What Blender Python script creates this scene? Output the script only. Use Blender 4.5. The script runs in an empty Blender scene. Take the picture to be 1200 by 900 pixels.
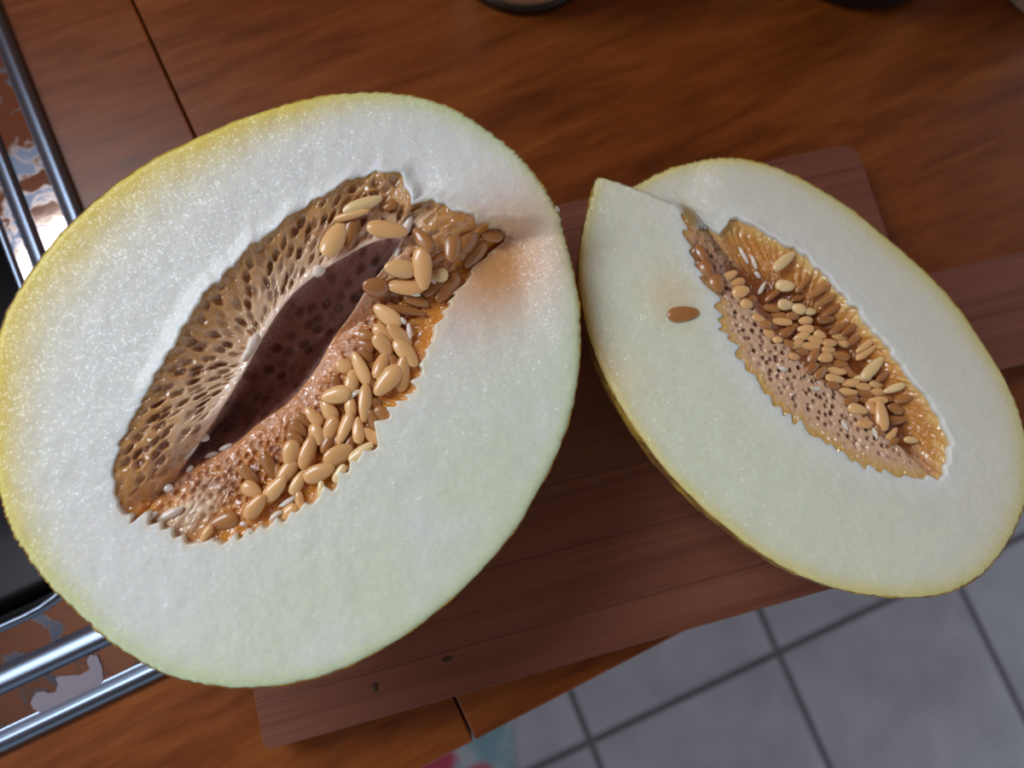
import bpy, bmesh, math, random
import numpy as np
from mathutils import Vector, Matrix

random.seed(7)
rng = np.random.RandomState(11)
S = bpy.context.scene
C = S.collection
TOP = 0.85                      # height of the worktop
BOARD_T = 0.02                  # thickness of the cutting board

# ---------------------------------------------------------------- camera, world, light, exposure
CAM = np.array([0.0, 0.0, TOP + 0.42])
FPX = 880.0
ROT = np.array([[0.90280817, -0.40397451, 0.14745171],     # rows: world axes in camera axes (right, down, forward)
                [-0.423129, -0.89568291, 0.13679903],
                [0.07680666, -0.18589438, -0.97956318]])
cam_d = bpy.data.cameras.new('camera')
cam = bpy.data.objects.new('camera', cam_d)
C.objects.link(cam)
cam_d.sensor_width = 36.0
cam_d.lens = FPX / 1200.0 * 36.0
cam_d.clip_start = 0.01
rx, ry, rz = ROT[:, 0], -ROT[:, 1], -ROT[:, 2]
cam.matrix_world = Matrix(((rx[0], ry[0], rz[0], CAM[0]), (rx[1], ry[1], rz[1], CAM[1]),
                           (rx[2], ry[2], rz[2], CAM[2]), (0, 0, 0, 1)))
cam_d.dof.use_dof = True
cam_d.dof.focus_distance = 0.315
cam_d.dof.aperture_fstop = 5.6
S.camera = cam

world = bpy.data.worlds.new('world')
S.world = world
world.use_nodes = True
bg = world.node_tree.nodes['Background']
bg.inputs['Color'].default_value = (0.74, 0.86, 1.0, 1)
bg.inputs['Strength'].default_value = 0.70

# daylight through the window above the sink
wl = bpy.data.lights.new('window_daylight', 'AREA')
wl.shape = 'RECTANGLE'
wl.size, wl.size_y = 0.90, 0.70
wl.energy = 21.0
wl.color = (0.80, 0.90, 1.0)
wlo = bpy.data.objects.new('window_daylight', wl)
C.objects.link(wlo)
wlo.location = (-0.62, 0.655, TOP + 1.00)
wlo.rotation_euler = (math.radians(-90), 0, 0)

S.view_settings.view_transform = 'Standard'
S.view_settings.look = 'None'
S.view_settings.gamma = 1.0
S.view_settings.use_curve_mapping = False
S.view_settings.exposure = 0.12

# ---------------------------------------------------------------- helpers
def ray(p):
    return ROT @ np.array([p[0] - 600.0, p[1] - 450.0, FPX])

def at_z(p, z):
    """the point of the horizontal plane at height z that the photograph shows at pixel p"""
    r = ray(p)
    return CAM + r * ((z - CAM[2]) / r[2])

def srgb(r, g, b):
    f = lambda c: (c / 12.92 if c <= 0.04045 else ((c + 0.055) / 1.055) ** 2.4)
    return np.array([f(r / 255.0), f(g / 255.0), f(b / 255.0)])

def c4(c):
    return (float(c[0]), float(c[1]), float(c[2]), 1.0)

def sstep(a, b, x):
    t = np.clip((np.asarray(x, float) - a) / (b - a), 0, 1)
    return t * t * (3 - 2 * t)

def catmull(P, n=24):
    P = np.array(P, float)
    out = []
    N = len(P)
    for i in range(N):
        p0, p1, p2, p3 = P[i - 1], P[i], P[(i + 1) % N], P[(i + 2) % N]
        for k in range(n):
            u = k / n
            out.append(0.5 * ((2 * p1) + (-p0 + p2) * u + (2 * p0 - 5 * p1 + 4 * p2 - p3) * u * u + (-p0 + 3 * p1 - 3 * p2 + p3) * u ** 3))
    return np.array(out)

def hash2(ix, iy, s):
    h = np.sin(ix * 127.1 + iy * 311.7 + s * 74.7) * 43758.5453
    return h - np.floor(h)

def vnoise(x, y, s=0):
    ix, iy = np.floor(x), np.floor(y)
    fx, fy = x - ix, y - iy
    fx, fy = fx * fx * (3 - 2 * fx), fy * fy * (3 - 2 * fy)
    a, b = hash2(ix, iy, s), hash2(ix + 1, iy, s)
    c, d = hash2(ix, iy + 1, s), hash2(ix + 1, iy + 1, s)
    return (a * (1 - fx) + b * fx) * (1 - fy) + (c * (1 - fx) + d * fx) * fy

def fbm(x, y, s=0, n=4):
    t, a, o = 0, 0.5, 0
    for i in range(n):
        o = o + a * vnoise(x, y, s + i * 3.1)
        t += a
        x, y, a = x * 2.03 + 5.2, y * 2.03 + 1.7, a * 0.5
    return o / t

def voronoi(x, y, s=0, jit=0.8):
    ix, iy = np.floor(x), np.floor(y)
    f1 = np.full(x.shape, 9.0)
    f2 = np.full(x.shape, 9.0)
    cid = np.zeros(x.shape)
    for dx in (-1, 0, 1):
        for dy in (-1, 0, 1):
            jx, jy = ix + dx, iy + dy
            px = jx + 0.5 + jit * (hash2(jx, jy, s) - 0.5) + 0.5 * (np.mod(jy, 2) - 0.5)
            py = jy + 0.5 + jit * (hash2(jx, jy, s + 9) - 0.5)
            d = np.hypot(x - px, y - py)
            n1 = d < f1
            f2 = np.where(n1, f1, np.minimum(f2, d))
            cid = np.where(n1, hash2(jx, jy, s + 17), cid)
            f1 = np.where(n1, d, f1)
    return f1, f2, cid

def link(name, me, mats, parent=None):
    o = bpy.data.objects.new(name, me)
    C.objects.link(o)
    for m in (mats if isinstance(mats, (list, tuple)) else [mats]):
        me.materials.append(m)
    if parent is not None:
        o.parent = parent
    return o

def grid_mesh(name, P, wrap=True, cap=False, col=None, extra=None, flip=False):
    """P: rings x samples x 3 -> quads"""
    nr, ns = P.shape[:2]
    V = P.reshape(-1, 3)
    i = np.arange(nr - 1)[:, None]
    j = np.arange(ns if wrap else ns - 1)[None, :]
    j2 = (j + 1) % ns
    F = np.stack([i * ns + j, i * ns + j2, (i + 1) * ns + j2, (i + 1) * ns + j], -1).reshape(-1, 4)
    if flip:
        F = F[:, ::-1]
    me = bpy.data.meshes.new(name)
    me.vertices.add(len(V))
    me.vertices.foreach_set('co', V.astype(np.float32).ravel())
    me.loops.add(F.size)
    me.loops.foreach_set('vertex_index', np.ascontiguousarray(F, np.int32).ravel())
    me.polygons.add(len(F))
    me.polygons.foreach_set('loop_start', np.arange(0, F.size, 4, dtype=np.int32))
    me.polygons.foreach_set('use_smooth', np.ones(len(F), bool))
    me.update(calc_edges=True)
    if col is not None:
        a = me.color_attributes.new('col', 'FLOAT_COLOR', 'POINT')
        cc = np.ones((len(V), 4), np.float32)
        cc[:, :3] = col.reshape(-1, 3)
        a.data.foreach_set('color', cc.ravel())
    return me

def bm_mesh(name, bm, smooth=False):
    bmesh.ops.recalc_face_normals(bm, faces=bm.faces[:])
    me = bpy.data.meshes.new(name)
    bm.to_mesh(me)
    bm.free()
    if smooth:
        for p in me.polygons:
            p.use_smooth = True
    return me

def prism(bm, poly, z0, z1, bevel=0.0, segs=2):
    """a vertical prism over a polygon, its edges rounded"""
    b = bmesh.new()
    vs = [b.verts.new((x, y, z0)) for x, y in poly]
    f = b.faces.new(vs)
    r = bmesh.ops.extrude_face_region(b, geom=[f])
    for v in r['geom']:
        if isinstance(v, bmesh.types.BMVert):
            v.co.z = z1
    bmesh.ops.recalc_face_normals(b, faces=b.faces[:])
    if bevel > 0:
        bmesh.ops.bevel(b, geom=b.edges[:], offset=bevel, segments=segs, affect='EDGES', profile=0.5)
    tmp = bpy.data.meshes.new('tmp')
    b.to_mesh(tmp)
    b.free()
    bm.from_mesh(tmp)
    bpy.data.meshes.remove(tmp)

def lathe(bm, prof, n=48, cx=0, cy=0):
    rings = []
    for r, z in prof:
        if r < 1e-6:
            rings.append([bm.verts.new((cx, cy, z))])
        else:
            rings.append([bm.verts.new((cx + r * math.cos(2 * math.pi * k / n), cy + r * math.sin(2 * math.pi * k / n), z)) for k in range(n)])
    for a, b in zip(rings[:-1], rings[1:]):
        for k in range(n):
            k2 = (k + 1) % n
            if len(a) == 1 and len(b) == 1:
                continue
            if len(a) == 1:
                bm.faces.new((a[0], b[k2], b[k]))
            elif len(b) == 1:
                bm.faces.new((a[k], a[k2], b[0]))
            else:
                bm.faces.new((a[k], a[k2], b[k2], b[k]))

def empty(name, loc, label, cat, group=None):
    o = bpy.data.objects.new(name, None)
    C.objects.link(o)
    o.location = Vector([float(c) for c in loc])
    o.empty_display_size = 0.02
    o['label'] = label
    o['category'] = cat
    if group:
        o['group'] = group
    return o

# ---------------------------------------------------------------- materials
class NT:
    def __init__(self, name):
        self.m = bpy.data.materials.new(name)
        self.m.use_nodes = True
        self.t = self.m.node_tree
        self.p = self.t.nodes['Principled BSDF']
    def n(self, typ, **kw):
        nd = self.t.nodes.new(typ)
        for k, v in kw.items():
            if k in nd.inputs.keys():
                nd.inputs[k].default_value = v
            else:
                setattr(nd, k, v)
        return nd
    def l(self, a, b):
        self.t.links.new(a, b)
    def set(self, **kw):
        for k, v in kw.items():
            self.p.inputs[k.replace('_', ' ')].default_value = v
        return self
    def ramp(self, fac, stops):
        r = self.n('ShaderNodeValToRGB')
        e = r.color_ramp.elements
        while len(e) < len(stops):
            e.new(0.5)
        for el, (pos, c) in zip(e, stops):
            el.position = pos
            el.color = c4(c)
        self.l(fac, r.inputs['Fac'])
        return r.outputs['Color']
    def coords(self, scale=(1, 1, 1), rot=(0, 0, 0), kind='Object'):
        tc = self.n('ShaderNodeTexCoord')
        mp = self.n('ShaderNodeMapping')
        mp.inputs['Scale'].default_value = scale
        mp.inputs['Rotation'].default_value = rot
        self.l(tc.outputs[kind], mp.inputs['Vector'])
        return mp.outputs['Vector']
    def noise(self, vec, scale, detail=4.0, rough=0.55, dist=0.0):
        nd = self.n('ShaderNodeTexNoise')
        nd.inputs['Scale'].default_value = scale
        nd.inputs['Detail'].default_value = detail
        nd.inputs['Roughness'].default_value = rough
        nd.inputs['Distortion'].default_value = dist
        if vec is not None:
            self.l(vec, nd.inputs['Vector'])
        return nd.outputs['Fac']
    def mix(self, fac, a, b, blend='MIX'):
        nd = self.n('ShaderNodeMix', data_type='RGBA', blend_type=blend)
        for sock, v in ((nd.inputs[0], fac), (nd.inputs[6], a), (nd.inputs[7], b)):
            if isinstance(v, bpy.types.NodeSocket):
                self.l(v, sock)
            elif isinstance(v, (int, float)):
                sock.default_value = v
            else:
                sock.default_value = c4(v)
        return nd.outputs[2]
    def math(self, op, a, b=0.0):
        nd = self.n('ShaderNodeMath', operation=op)
        for s, v in ((nd.inputs[0], a), (nd.inputs[1], b)):
            if isinstance(v, bpy.types.NodeSocket):
                self.l(v, s)
            else:
                s.default_value = v
        return nd.outputs[0]
    def bump(self, h, strength=0.3, dist=0.001, prev=None):
        b = self.n('ShaderNodeBump')
        b.inputs['Strength'].default_value = strength
        b.inputs['Distance'].default_value = dist
        self.l(h, b.inputs['Height'])
        if prev is not None:
            self.l(prev, b.inputs['Normal'])
        return b.outputs['Normal']
    def facets(self, vec, scale, amount):
        """normals of small juicy cells, each tilted its own way"""
        vo = self.n('ShaderNodeTexVoronoi', feature='F1')
        vo.inputs['Scale'].default_value = scale
        self.l(vec, vo.inputs['Vector'])
        sub = self.n('ShaderNodeVectorMath', operation='SUBTRACT')
        self.l(vo.outputs['Color'], sub.inputs[0])
        sub.inputs[1].default_value = (0.5, 0.5, 0.5)
        g = self.n('ShaderNodeNewGeometry')
        ma = self.n('ShaderNodeVectorMath', operation='MULTIPLY_ADD')
        self.l(sub.outputs[0], ma.inputs[0])
        ma.inputs[1].default_value = (amount, amount, amount)
        self.l(g.outputs['Normal'], ma.inputs[2])
        nm = self.n('ShaderNodeVectorMath', operation='NORMALIZE')
        self.l(ma.outputs[0], nm.inputs[0])
        return nm.outputs[0]
    def base(self, c):
        if isinstance(c, bpy.types.NodeSocket):
            self.l(c, self.p.inputs['Base Color'])
        else:
            self.p.inputs['Base Color'].default_value = c4(c)
    def normal(self, s):
        self.l(s, self.p.inputs['Normal'])

def wood(name, dark, mid, light, rot, rough=0.34, along=9.0, across=60.0, seed=0.0, contrast=1.0):
    t = NT(name)
    v = t.coords((along, across, across), (0, 0, rot))
    off = t.n('ShaderNodeVectorMath', operation='ADD')
    off.inputs[1].default_value = (seed, seed * 1.7, seed * 0.3)
    oi = t.n('ShaderNodeObjectInfo')
    t.l(v, off.inputs[0])
    off2 = t.n('ShaderNodeVectorMath', operation='MULTIPLY_ADD')
    t.l(oi.outputs['Random'], off2.inputs[0])
    off2.inputs[1].default_value = (31.0, 17.0, 5.0)
    t.l(off.outputs[0], off2.inputs[2])
    vv = off2.outputs[0]
    g1 = t.noise(vv, 0.55, 5, 0.55, 0.9)
    g2 = t.noise(vv, 2.6, 4, 0.6, 0.3)
    g = t.math('ADD', t.math('MULTIPLY', g1, 0.62), t.math('MULTIPLY', g2, 0.38))
    k = 0.17 / contrast
    col = t.ramp(g, [(0.5 - k, dark), (0.5, mid), (0.5 + k, light)])
    t.base(col)
    t.set(Roughness=rough, Specular_IOR_Level=0.4)
    rr = t.n('ShaderNodeMapRange')
    t.l(g2, rr.inputs[0])
    rr.inputs[3].default_value = rough - 0.07
    rr.inputs[4].default_value = rough + 0.10
    t.l(rr.outputs[0], t.p.inputs['Roughness'])
    t.normal(t.bump(g, 0.12, 0.0004))
    return t

W_D, W_M, W_L = srgb(90, 40, 10), srgb(123, 61, 17), srgb(144, 79, 28)
m_top = wood('varnished_wood', W_D, W_M, W_L, math.radians(6)).m
m_board = wood('bamboo_wood', srgb(96, 52, 38), srgb(120, 70, 52), srgb(134, 82, 62), math.radians(0), 0.42, 5.0, 170.0, 3.0, 0.8).m
m_cab = wood('cabinet_wood', W_D, W_M, W_L, math.radians(90), 0.4, 6.0, 60.0, 8.0).m

def solid(name, c, rough=0.5, **kw):
    t = NT(name)
    t.base(c)
    t.set(Roughness=rough, **kw)
    return t.m

# steel with dried water marks
t = NT('stained_steel')
v = t.coords()
n1 = t.noise(v, 45, 5, 0.6, 0.6)
n2 = t.noise(v, 130, 3, 0.5)
mk = t.ramp(n1, [(0.50, (0, 0, 0)), (0.58, (1, 1, 1))])
t.base(t.mix(mk, srgb(184, 160, 146), srgb(82, 86, 98)))
rr = t.n('ShaderNodeMapRange')
t.l(mk, rr.inputs[0])
rr.inputs[3].default_value = 0.07
rr.inputs[4].default_value = 0.34
t.l(rr.outputs[0], t.p.inputs['Roughness'])
t.set(Metallic=1.0)
t.normal(t.bump(n2, 0.06, 0.0005))
m_steel = t.m
m_steel_bead = solid('polished_steel', srgb(112, 122, 138), 0.3, Metallic=1.0)
m_stain = solid('dried_limescale', srgb(136, 126, 136), 0.7)

# melon flesh
def flesh_mat():
    t = NT('melon_flesh')
    a = t.n('ShaderNodeAttribute', attribute_name='col')
    v = t.coords()
    n1 = t.noise(v, 1500, 2, 0.6)
    n2 = t.noise(v, 420, 3, 0.6)
    n3 = t.noise(v, 90, 3, 0.6)
    h = t.math('ADD', t.math('MULTIPLY', n1, 0.7), t.math('MULTIPLY', n2, 0.3))
    tint = t.ramp(n2, [(0.3, (0.93, 0.93, 0.93)), (0.7, (1.0, 1.0, 1.0))])
    t.base(t.mix(1.0, a.outputs['Color'], tint, 'MULTIPLY'))
    t.l(t.facets(v, 1500, 0.70), t.p.inputs['Coat Normal'])
    t.set(Coat_Weight=0.55, Coat_Roughness=0.22, Coat_IOR=1.5)
    t.set(Roughness=0.36, Subsurface_Weight=0.6, Subsurface_Scale=0.008, IOR=1.36)
    t.p.inputs['Subsurface Radius'].default_value = (1.0, 0.75, 0.45)
    t.normal(t.bump(h, 0.5, 0.0005, t.bump(n3, 0.15, 0.0008)))
    return t.m
m_flesh = flesh_mat()

def pulp_mat():
    t = NT('melon_pulp')
    a = t.n('ShaderNodeAttribute', attribute_name='col')
    v = t.coords()
    n1 = t.noise(v, 900, 3, 0.6)
    n2 = t.noise(v, 300, 3, 0.6, 0.5)
    t.base(a.outputs['Color'])
    t.set(Roughness=0.2, Subsurface_Weight=0.45, Subsurface_Scale=0.005, IOR=1.38, Coat_Weight=1.0, Coat_Roughness=0.04, Coat_IOR=1.6)
    t.l(t.facets(v, 700, 0.9), t.p.inputs['Coat Normal'])
    t.p.inputs['Subsurface Radius'].default_value = (1.0, 0.5, 0.2)
    t.normal(t.bump(t.math('ADD', n1, n2), 0.35, 0.0008))
    return t.m
m_pulp = pulp_mat()

def seed_mat(name, a, b):
    t = NT(name)
    oi = t.n('ShaderNodeObjectInfo')
    v = t.coords()
    n = t.noise(v, 500, 3)
    c = t.mix(oi.outputs['Random'], a, b)
    t.base(t.mix(t.ramp(n, [(0.35, (0, 0, 0)), (0.75, (0.35, 0.35, 0.35))]), c, a * 0.72))
    t.set(Roughness=0.3, Subsurface_Weight=0.15, Subsurface_Scale=0.002, Coat_Weight=0.45, Coat_Roughness=0.05, Coat_IOR=1.6)
    t.normal(t.bump(n, 0.08, 0.0004))
    return t.m
m_seed = seed_mat('seed_husk', srgb(242, 192, 128), srgb(224, 166, 104))
m_seed_amber = seed_mat('seed_husk_wet', srgb(186, 128, 74), srgb(166, 106, 56))
m_seed_pale = seed_mat('seed_husk_pale', srgb(242, 212, 156), srgb(236, 200, 140))
m_pith = NT('wet_pith')
m_pith.base(srgb(230, 214, 198))
m_pith.set(Roughness=0.15, Subsurface_Weight=0.4, Subsurface_Scale=0.003)
m_pith = m_pith.m

t = NT('melon_rind')
v = t.coords()
n1 = t.noise(v, 60, 4, 0.6, 0.8)
n2 = t.noise(v, 420, 3, 0.6)
t.base(t.mix(t.ramp(n1, [(0.34, (0, 0, 0)), (0.56, (1, 1, 1))]), srgb(208, 168, 64), srgb(126, 86, 42)))
t.set(Roughness=0.42, Subsurface_Weight=0.15, Subsurface_Scale=0.004)
t.normal(t.bump(n2, 0.4, 0.0012, t.bump(n1, 0.3, 0.002)))
m_rind = t.m

# ---------------------------------------------------------------- floor
def tile_mat():
    t = NT('floor_tile_glaze')
    v = t.coords()
    n = t.noise(v, 9, 5, 0.6, 0.4)
    t.base(t.ramp(n, [(0.3, srgb(160, 158, 166)), (0.7, srgb(186, 184, 190))]))
    t.set(Roughness=0.22)
    t.normal(t.bump(t.noise(v, 120, 3), 0.06, 0.001))
    return t.m
m_tile = tile_mat()
m_grout = solid('grout', srgb(108, 106, 110), 0.8)

bm = bmesh.new()
prism(bm, [(-1.6, -2.2), (2.2, -2.2), (2.2, 0.62), (-1.6, 0.62)], -0.03, -0.004)
floor = link('floor', bm_mesh('floor', bm), m_grout)
floor['kind'] = 'structure'
PITCH, GAP = 0.344, 0.011
tile_o = at_z((912, 764), 0.0)            # a crossing of two joints
ta = math.radians(2.6) * -1
bm = bmesh.new()
hs = (PITCH - GAP) / 2
prism(bm, [(-hs, -hs), (hs, -hs), (hs, hs), (-hs, hs)], -0.012, 0.0, 0.0016, 2)
tile_me = bm_mesh('tile', bm)
tile_me.materials.append(m_tile)
for i in range(-4, 5):
    for j in range(-4, 3):
        lx, ly = (i + 0.5) * PITCH, (j + 0.5) * PITCH
        x = tile_o[0] + lx * math.cos(ta) - ly * math.sin(ta)
        y = tile_o[1] + lx * math.sin(ta) + ly * math.cos(ta)
        if not (-1.2 < x < 1.9 and -1.7 < y < 0.5):
            continue
        o = bpy.data.objects.new('tile', tile_me)
        C.objects.link(o)
        o.location = (x, y, 0)
        o.rotation_euler = (0, 0, ta)
        o.parent = floor

# ---------------------------------------------------------------- back wall with the window over the sink
m_wall = solid('reddish_wall', srgb(206, 130, 92), 0.5)  # unseen wall, colour made up to give copper reflections in the sink
m_plaster = solid('plaster', srgb(196, 182, 166), 0.85)
bm = bmesh.new()
WX0, WX1, WZ0, WZ1, WY = -1.08, -0.16, TOP + 0.64, TOP + 1.36, 0.64
for x0, x1, z0, z1 in ((-1.6, WX0, 0, 2.5), (WX1, 2.2, 0, 2.5), (WX0, WX1, 0, WZ0), (WX0, WX1, WZ1, 2.5)):
    prism(bm, [(x0, WY), (x1, WY), (x1, WY + 0.12), (x0, WY + 0.12)], z0, z1)
wall = link('wall_back', bm_mesh('wall_back', bm), m_wall)
wall['kind'] = 'structure'
bm = bmesh.new()
prism(bm, [(-1.6, -2.2), (2.2, -2.2), (2.2, 0.76), (-1.6, 0.76)], 2.5, 2.6)
unseen_ceiling = link('unseen_ceiling', bm_mesh('unseen_ceiling', bm), solid('ceiling_brown', srgb(120, 84, 66), 0.7))  # unseen, added to keep the sky out of the sink's reflections
unseen_ceiling['kind'] = 'structure'

# ---------------------------------------------------------------- worktop
FRONT = -0.105
SX, SY = -0.117, -0.0063             # right and front edge of the sink
SEAM_T, SEAM_B = at_z((155, 0), TOP), at_z((553, 862), TOP)
wt = empty('kitchen_worktop', (0.3, 0.2, TOP - 0.04), 'varnished orange-brown wooden worktop with a dark joint, edge above the tiled floor', 'worktop')
def on(parent, pts):
    px, py = parent.location.x, parent.location.y
    return [(x - px, y - py) for x, y in pts]
slope = (SEAM_B[0] - SEAM_T[0]) / (SEAM_B[1] - SEAM_T[1])
sx_at = lambda y: SEAM_T[0] + (y - SEAM_T[1]) * slope
BACK = 0.64
JG = 0.0006
bm = bmesh.new()
prism(bm, on(wt, [(-1.15, FRONT), (sx_at(FRONT) - JG, FRONT), (sx_at(BACK) - JG, BACK), (SX - 0.012, BACK), (SX - 0.012, SY + 0.012), (-1.15, SY + 0.012)]), -0.0, 0.04, 0.0012, 2)
link('panel', bm_mesh('worktop_panel', bm), m_top, wt)
bm = bmesh.new()
prism(bm, on(wt, [(sx_at(FRONT) + JG, FRONT), (1.3, FRONT), (1.3, BACK), (sx_at(BACK) + JG, BACK)]), -0.0, 0.04, 0.0012, 2)
link('panel', bm_mesh('worktop_panel', bm), m_top, wt)
bm = bmesh.new()
prism(bm, on(wt, [(sx_at(FRONT) - 0.02, FRONT + 0.004), (sx_at(FRONT) + 0.02, FRONT + 0.004), (sx_at(BACK) + 0.02, BACK - 0.01), (sx_at(BACK) - 0.02, BACK - 0.01)]), -0.006, -0.0005)
link('joint_strip', bm_mesh('joint_strip', bm), solid('dark_joint', srgb(30, 16, 10), 0.8), wt)

# base cabinet carrying the worktop
cab = empty('base_cabinet', (0.55, 0.25, 0.0), 'wooden base cabinet standing under the worktop on the tiled floor', 'cabinet')
bm = bmesh.new()
prism(bm, on(cab, [(-0.10, -0.06), (1.25, -0.06), (1.25, 0.62), (-0.10, 0.62)]), 0.0, TOP - 0.0465, 0.002)
link('body', bm_mesh('cabinet_body', bm), m_cab, cab)
for k in range(3):
    x0 = -0.09 + k * 0.45
    bm = bmesh.new()
    prism(bm, on(cab, [(x0, -0.08), (x0 + 0.43, -0.08), (x0 + 0.43, -0.0605), (x0, -0.0605)]), 0.10, TOP - 0.06, 0.002)
    link('door', bm_mesh('cabinet_door', bm), m_cab, cab)

# ---------------------------------------------------------------- sink
sink = empty('kitchen_sink', (SX, SY, TOP), 'inset stainless steel sink with water-stained rim beside the wooden worktop', 'sink')
def rrect(x0, x1, y0, y1, r, n=10):
    out = []
    for cx, cy, a0 in ((x1 - r, y0 + r, -90), (x1 - r, y1 - r, 0), (x0 + r, y1 - r, 90), (x0 + r, y0 + r, 180)):
        for k in range(n + 1):
            a = math.radians(a0 + 90.0 * k / n)
            out.append((cx + r * math.cos(a), cy + r * math.sin(a)))
    return out
SL, SB = -0.80, 0.50                  # left and back edge of the sink
def loop_at(ins_r, ins_f, r, z, ins_l=None, ins_b=None):
    il = ins_r if ins_l is None else ins_l
    ib = ins_f if ins_b is None else ins_b
    return [(x - SX, y - SY, z) for x, y in rrect(SL + il, SX - ins_r, SY + ins_f, SB - ib, r)]
def skin(loops):
    return np.array(loops, float)
# rolled outer edge
me = grid_mesh('rim', skin([loop_at(0.0, 0.0, 0.012, 0.0005), loop_at(0.0005, 0.0005, 0.012, 0.0032), loop_at(0.003, 0.003, 0.011, 0.0056),
                            loop_at(0.007, 0.007, 0.010, 0.0052), loop_at(0.0098, 0.0098, 0.008, 0.0022), loop_at(0.0112, 0.0112, 0.007, 0.0018)]))
link('rolled_rim', me, m_steel_bead, sink)
me = grid_mesh('flange', skin([loop_at(0.0110, 0.0110, 0.007, 0.0018), loop_at(0.027, 0.0265, 0.02, 0.0012)]))
link('outer_flange', me, m_steel, sink)
me = grid_mesh('bead', skin([loop_at(0.0268, 0.0263, 0.02, 0.0012), loop_at(0.0280, 0.0285, 0.02, 0.0045), loop_at(0.0305, 0.0315, 0.02, 0.0050),
                             loop_at(0.0335, 0.0355, 0.02, 0.0030), loop_at(0.0355, 0.0385, 0.02, 0.0020), loop_at(0.0375, 0.0405, 0.02, -0.0015)]))
link('raised_bead', me, m_steel_bead, sink)
me = grid_mesh('ledge', skin([loop_at(0.0373, 0.0403, 0.02, -0.0013), loop_at(0.0440, 0.056, 0.055, -0.0020)]))
link('inner_ledge', me, m_steel, sink)
me = grid_mesh('bowl', skin([loop_at(0.0438, 0.0558, 0.055, -0.0020), loop_at(0.0455, 0.0575, 0.055, 0.0004), loop_at(0.048, 0.060, 0.054, -0.0004), loop_at(0.050, 0.062, 0.052, -0.006)]))
link('bowl_lip', me, m_steel_bead, sink)
rings = [loop_at(0.0498, 0.0618, 0.052, -0.0055), loop_at(0.053, 0.066, 0.05, -0.02), loop_at(0.058, 0.072, 0.05, -0.13), loop_at(0.066, 0.080, 0.05, -0.152), loop_at(0.085, 0.10, 0.05, -0.158)]
last = rings[-1]
mx = sum(p[0] for p in last) / len(last)
my = sum(p[1] for p in last) / len(last)
for k in (0.6, 0.2, 0.0):
    rings.append([(mx + (p[0] - mx) * k, my + (p[1] - my) * k, -0.159) for p in last])
link('bowl', grid_mesh('bowl', skin(rings)), solid('bowl_steel', srgb(22, 21, 22), 0.25, Metallic=1.0), sink)  # near-black base paints in the dark ceiling the steel reflects
# dried limescale patch on the front flange
bm = bmesh.new()
blob = [(122, 838), (112, 812), (66, 811), (38, 824), (40, 836), (72, 838), (84, 824), (96, 820), (118, 800), (112, 778), (100, 770), (104, 786), (94, 794), (76, 796), (66, 790), (64, 806)]
blob = [(112, 768), (120, 780), (119, 800), (100, 812), (84, 818), (84, 826), (60, 838), (40, 830), (38, 822), (46, 810), (64, 812), (68, 802), (66, 794), (86, 792), (104, 786), (103, 772)]
pts = [at_z((p[0] + random.uniform(-1.2, 1.2), p[1] + random.uniform(-1.2, 1.2)), TOP + 0.0017) for p in catmull(blob, 5)]
vs = [bm.verts.new((p[0] - SX, p[1] - SY, 0.0021)) for p in pts]
bm.faces.new(vs)
bmesh.ops.triangulate(bm, faces=bm.faces[:])
st = link('limescale_patch', bm_mesh('limescale_patch', bm), m_stain, sink)
st['label'] = 'pale grey dried water stain'

# ---------------------------------------------------------------- cutting board
BA = math.radians(-10.8)
bfl = at_z((310, 880), TOP + BOARD_T)          # front left corner
BL, BD = 0.400, 0.243
board = empty('cutting_board', (bfl[0], bfl[1], TOP), 'reddish brown striped wooden cutting board lying under both melon halves', 'cutting board')
board.rotation_euler = (0, 0, BA)
def to_board(p):
    dx, dy = p[0] - bfl[0], p[1] - bfl[1]
    return dx * math.cos(BA) + dy * math.sin(BA), -dx * math.sin(BA) + dy * math.cos(BA)
h1, h2 = to_board(at_z((1090, 320), TOP + BOARD_T)), to_board(at_z((1192, 428), TOP + BOARD_T))
HY0, HY1 = h2[1], h1[1]
cuts = [0.0, 0.022, HY0 - 0.034, HY0, (HY0 + HY1) / 2, HY1, HY1 + 0.036, HY1 + 0.072]
cuts = [c for c in cuts if c < BD - 0.012] + [BD]
cuts = sorted(cuts)
for k, (y0, y1) in enumerate(zip(cuts[:-1], cuts[1:])):
    x1 = BL + 0.13 if y0 >= HY0 - 1e-6 and y1 <= HY1 + 1e-6 else BL
    g = 0.00005
    poly = [(0, y0 + g), (x1, y0 + g), (x1, y1 - g), (0, y1 - g)]
    r = 0.010
    arc = lambda cx, cy, a0: [(cx + r * math.cos(math.radians(a0 + 18 * i)), cy + r * math.sin(math.radians(a0 + 18 * i))) for i in range(6)]
    if k == 0:
        r = 0.004
        poly = arc(r, y0 + r, 180) + arc(x1 - r, y0 + r, 270) + poly[2:]
    if k == len(cuts) - 2:
        poly = poly[:2] + arc(x1 - r, y1 - r, 0) + arc(r, y1 - r, 90)
    bm = bmesh.new()
    prism(bm, poly, 0.0, BOARD_T, 0.0004, 2)
    link('strip', bm_mesh('board_strip', bm), m_board, board)

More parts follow.
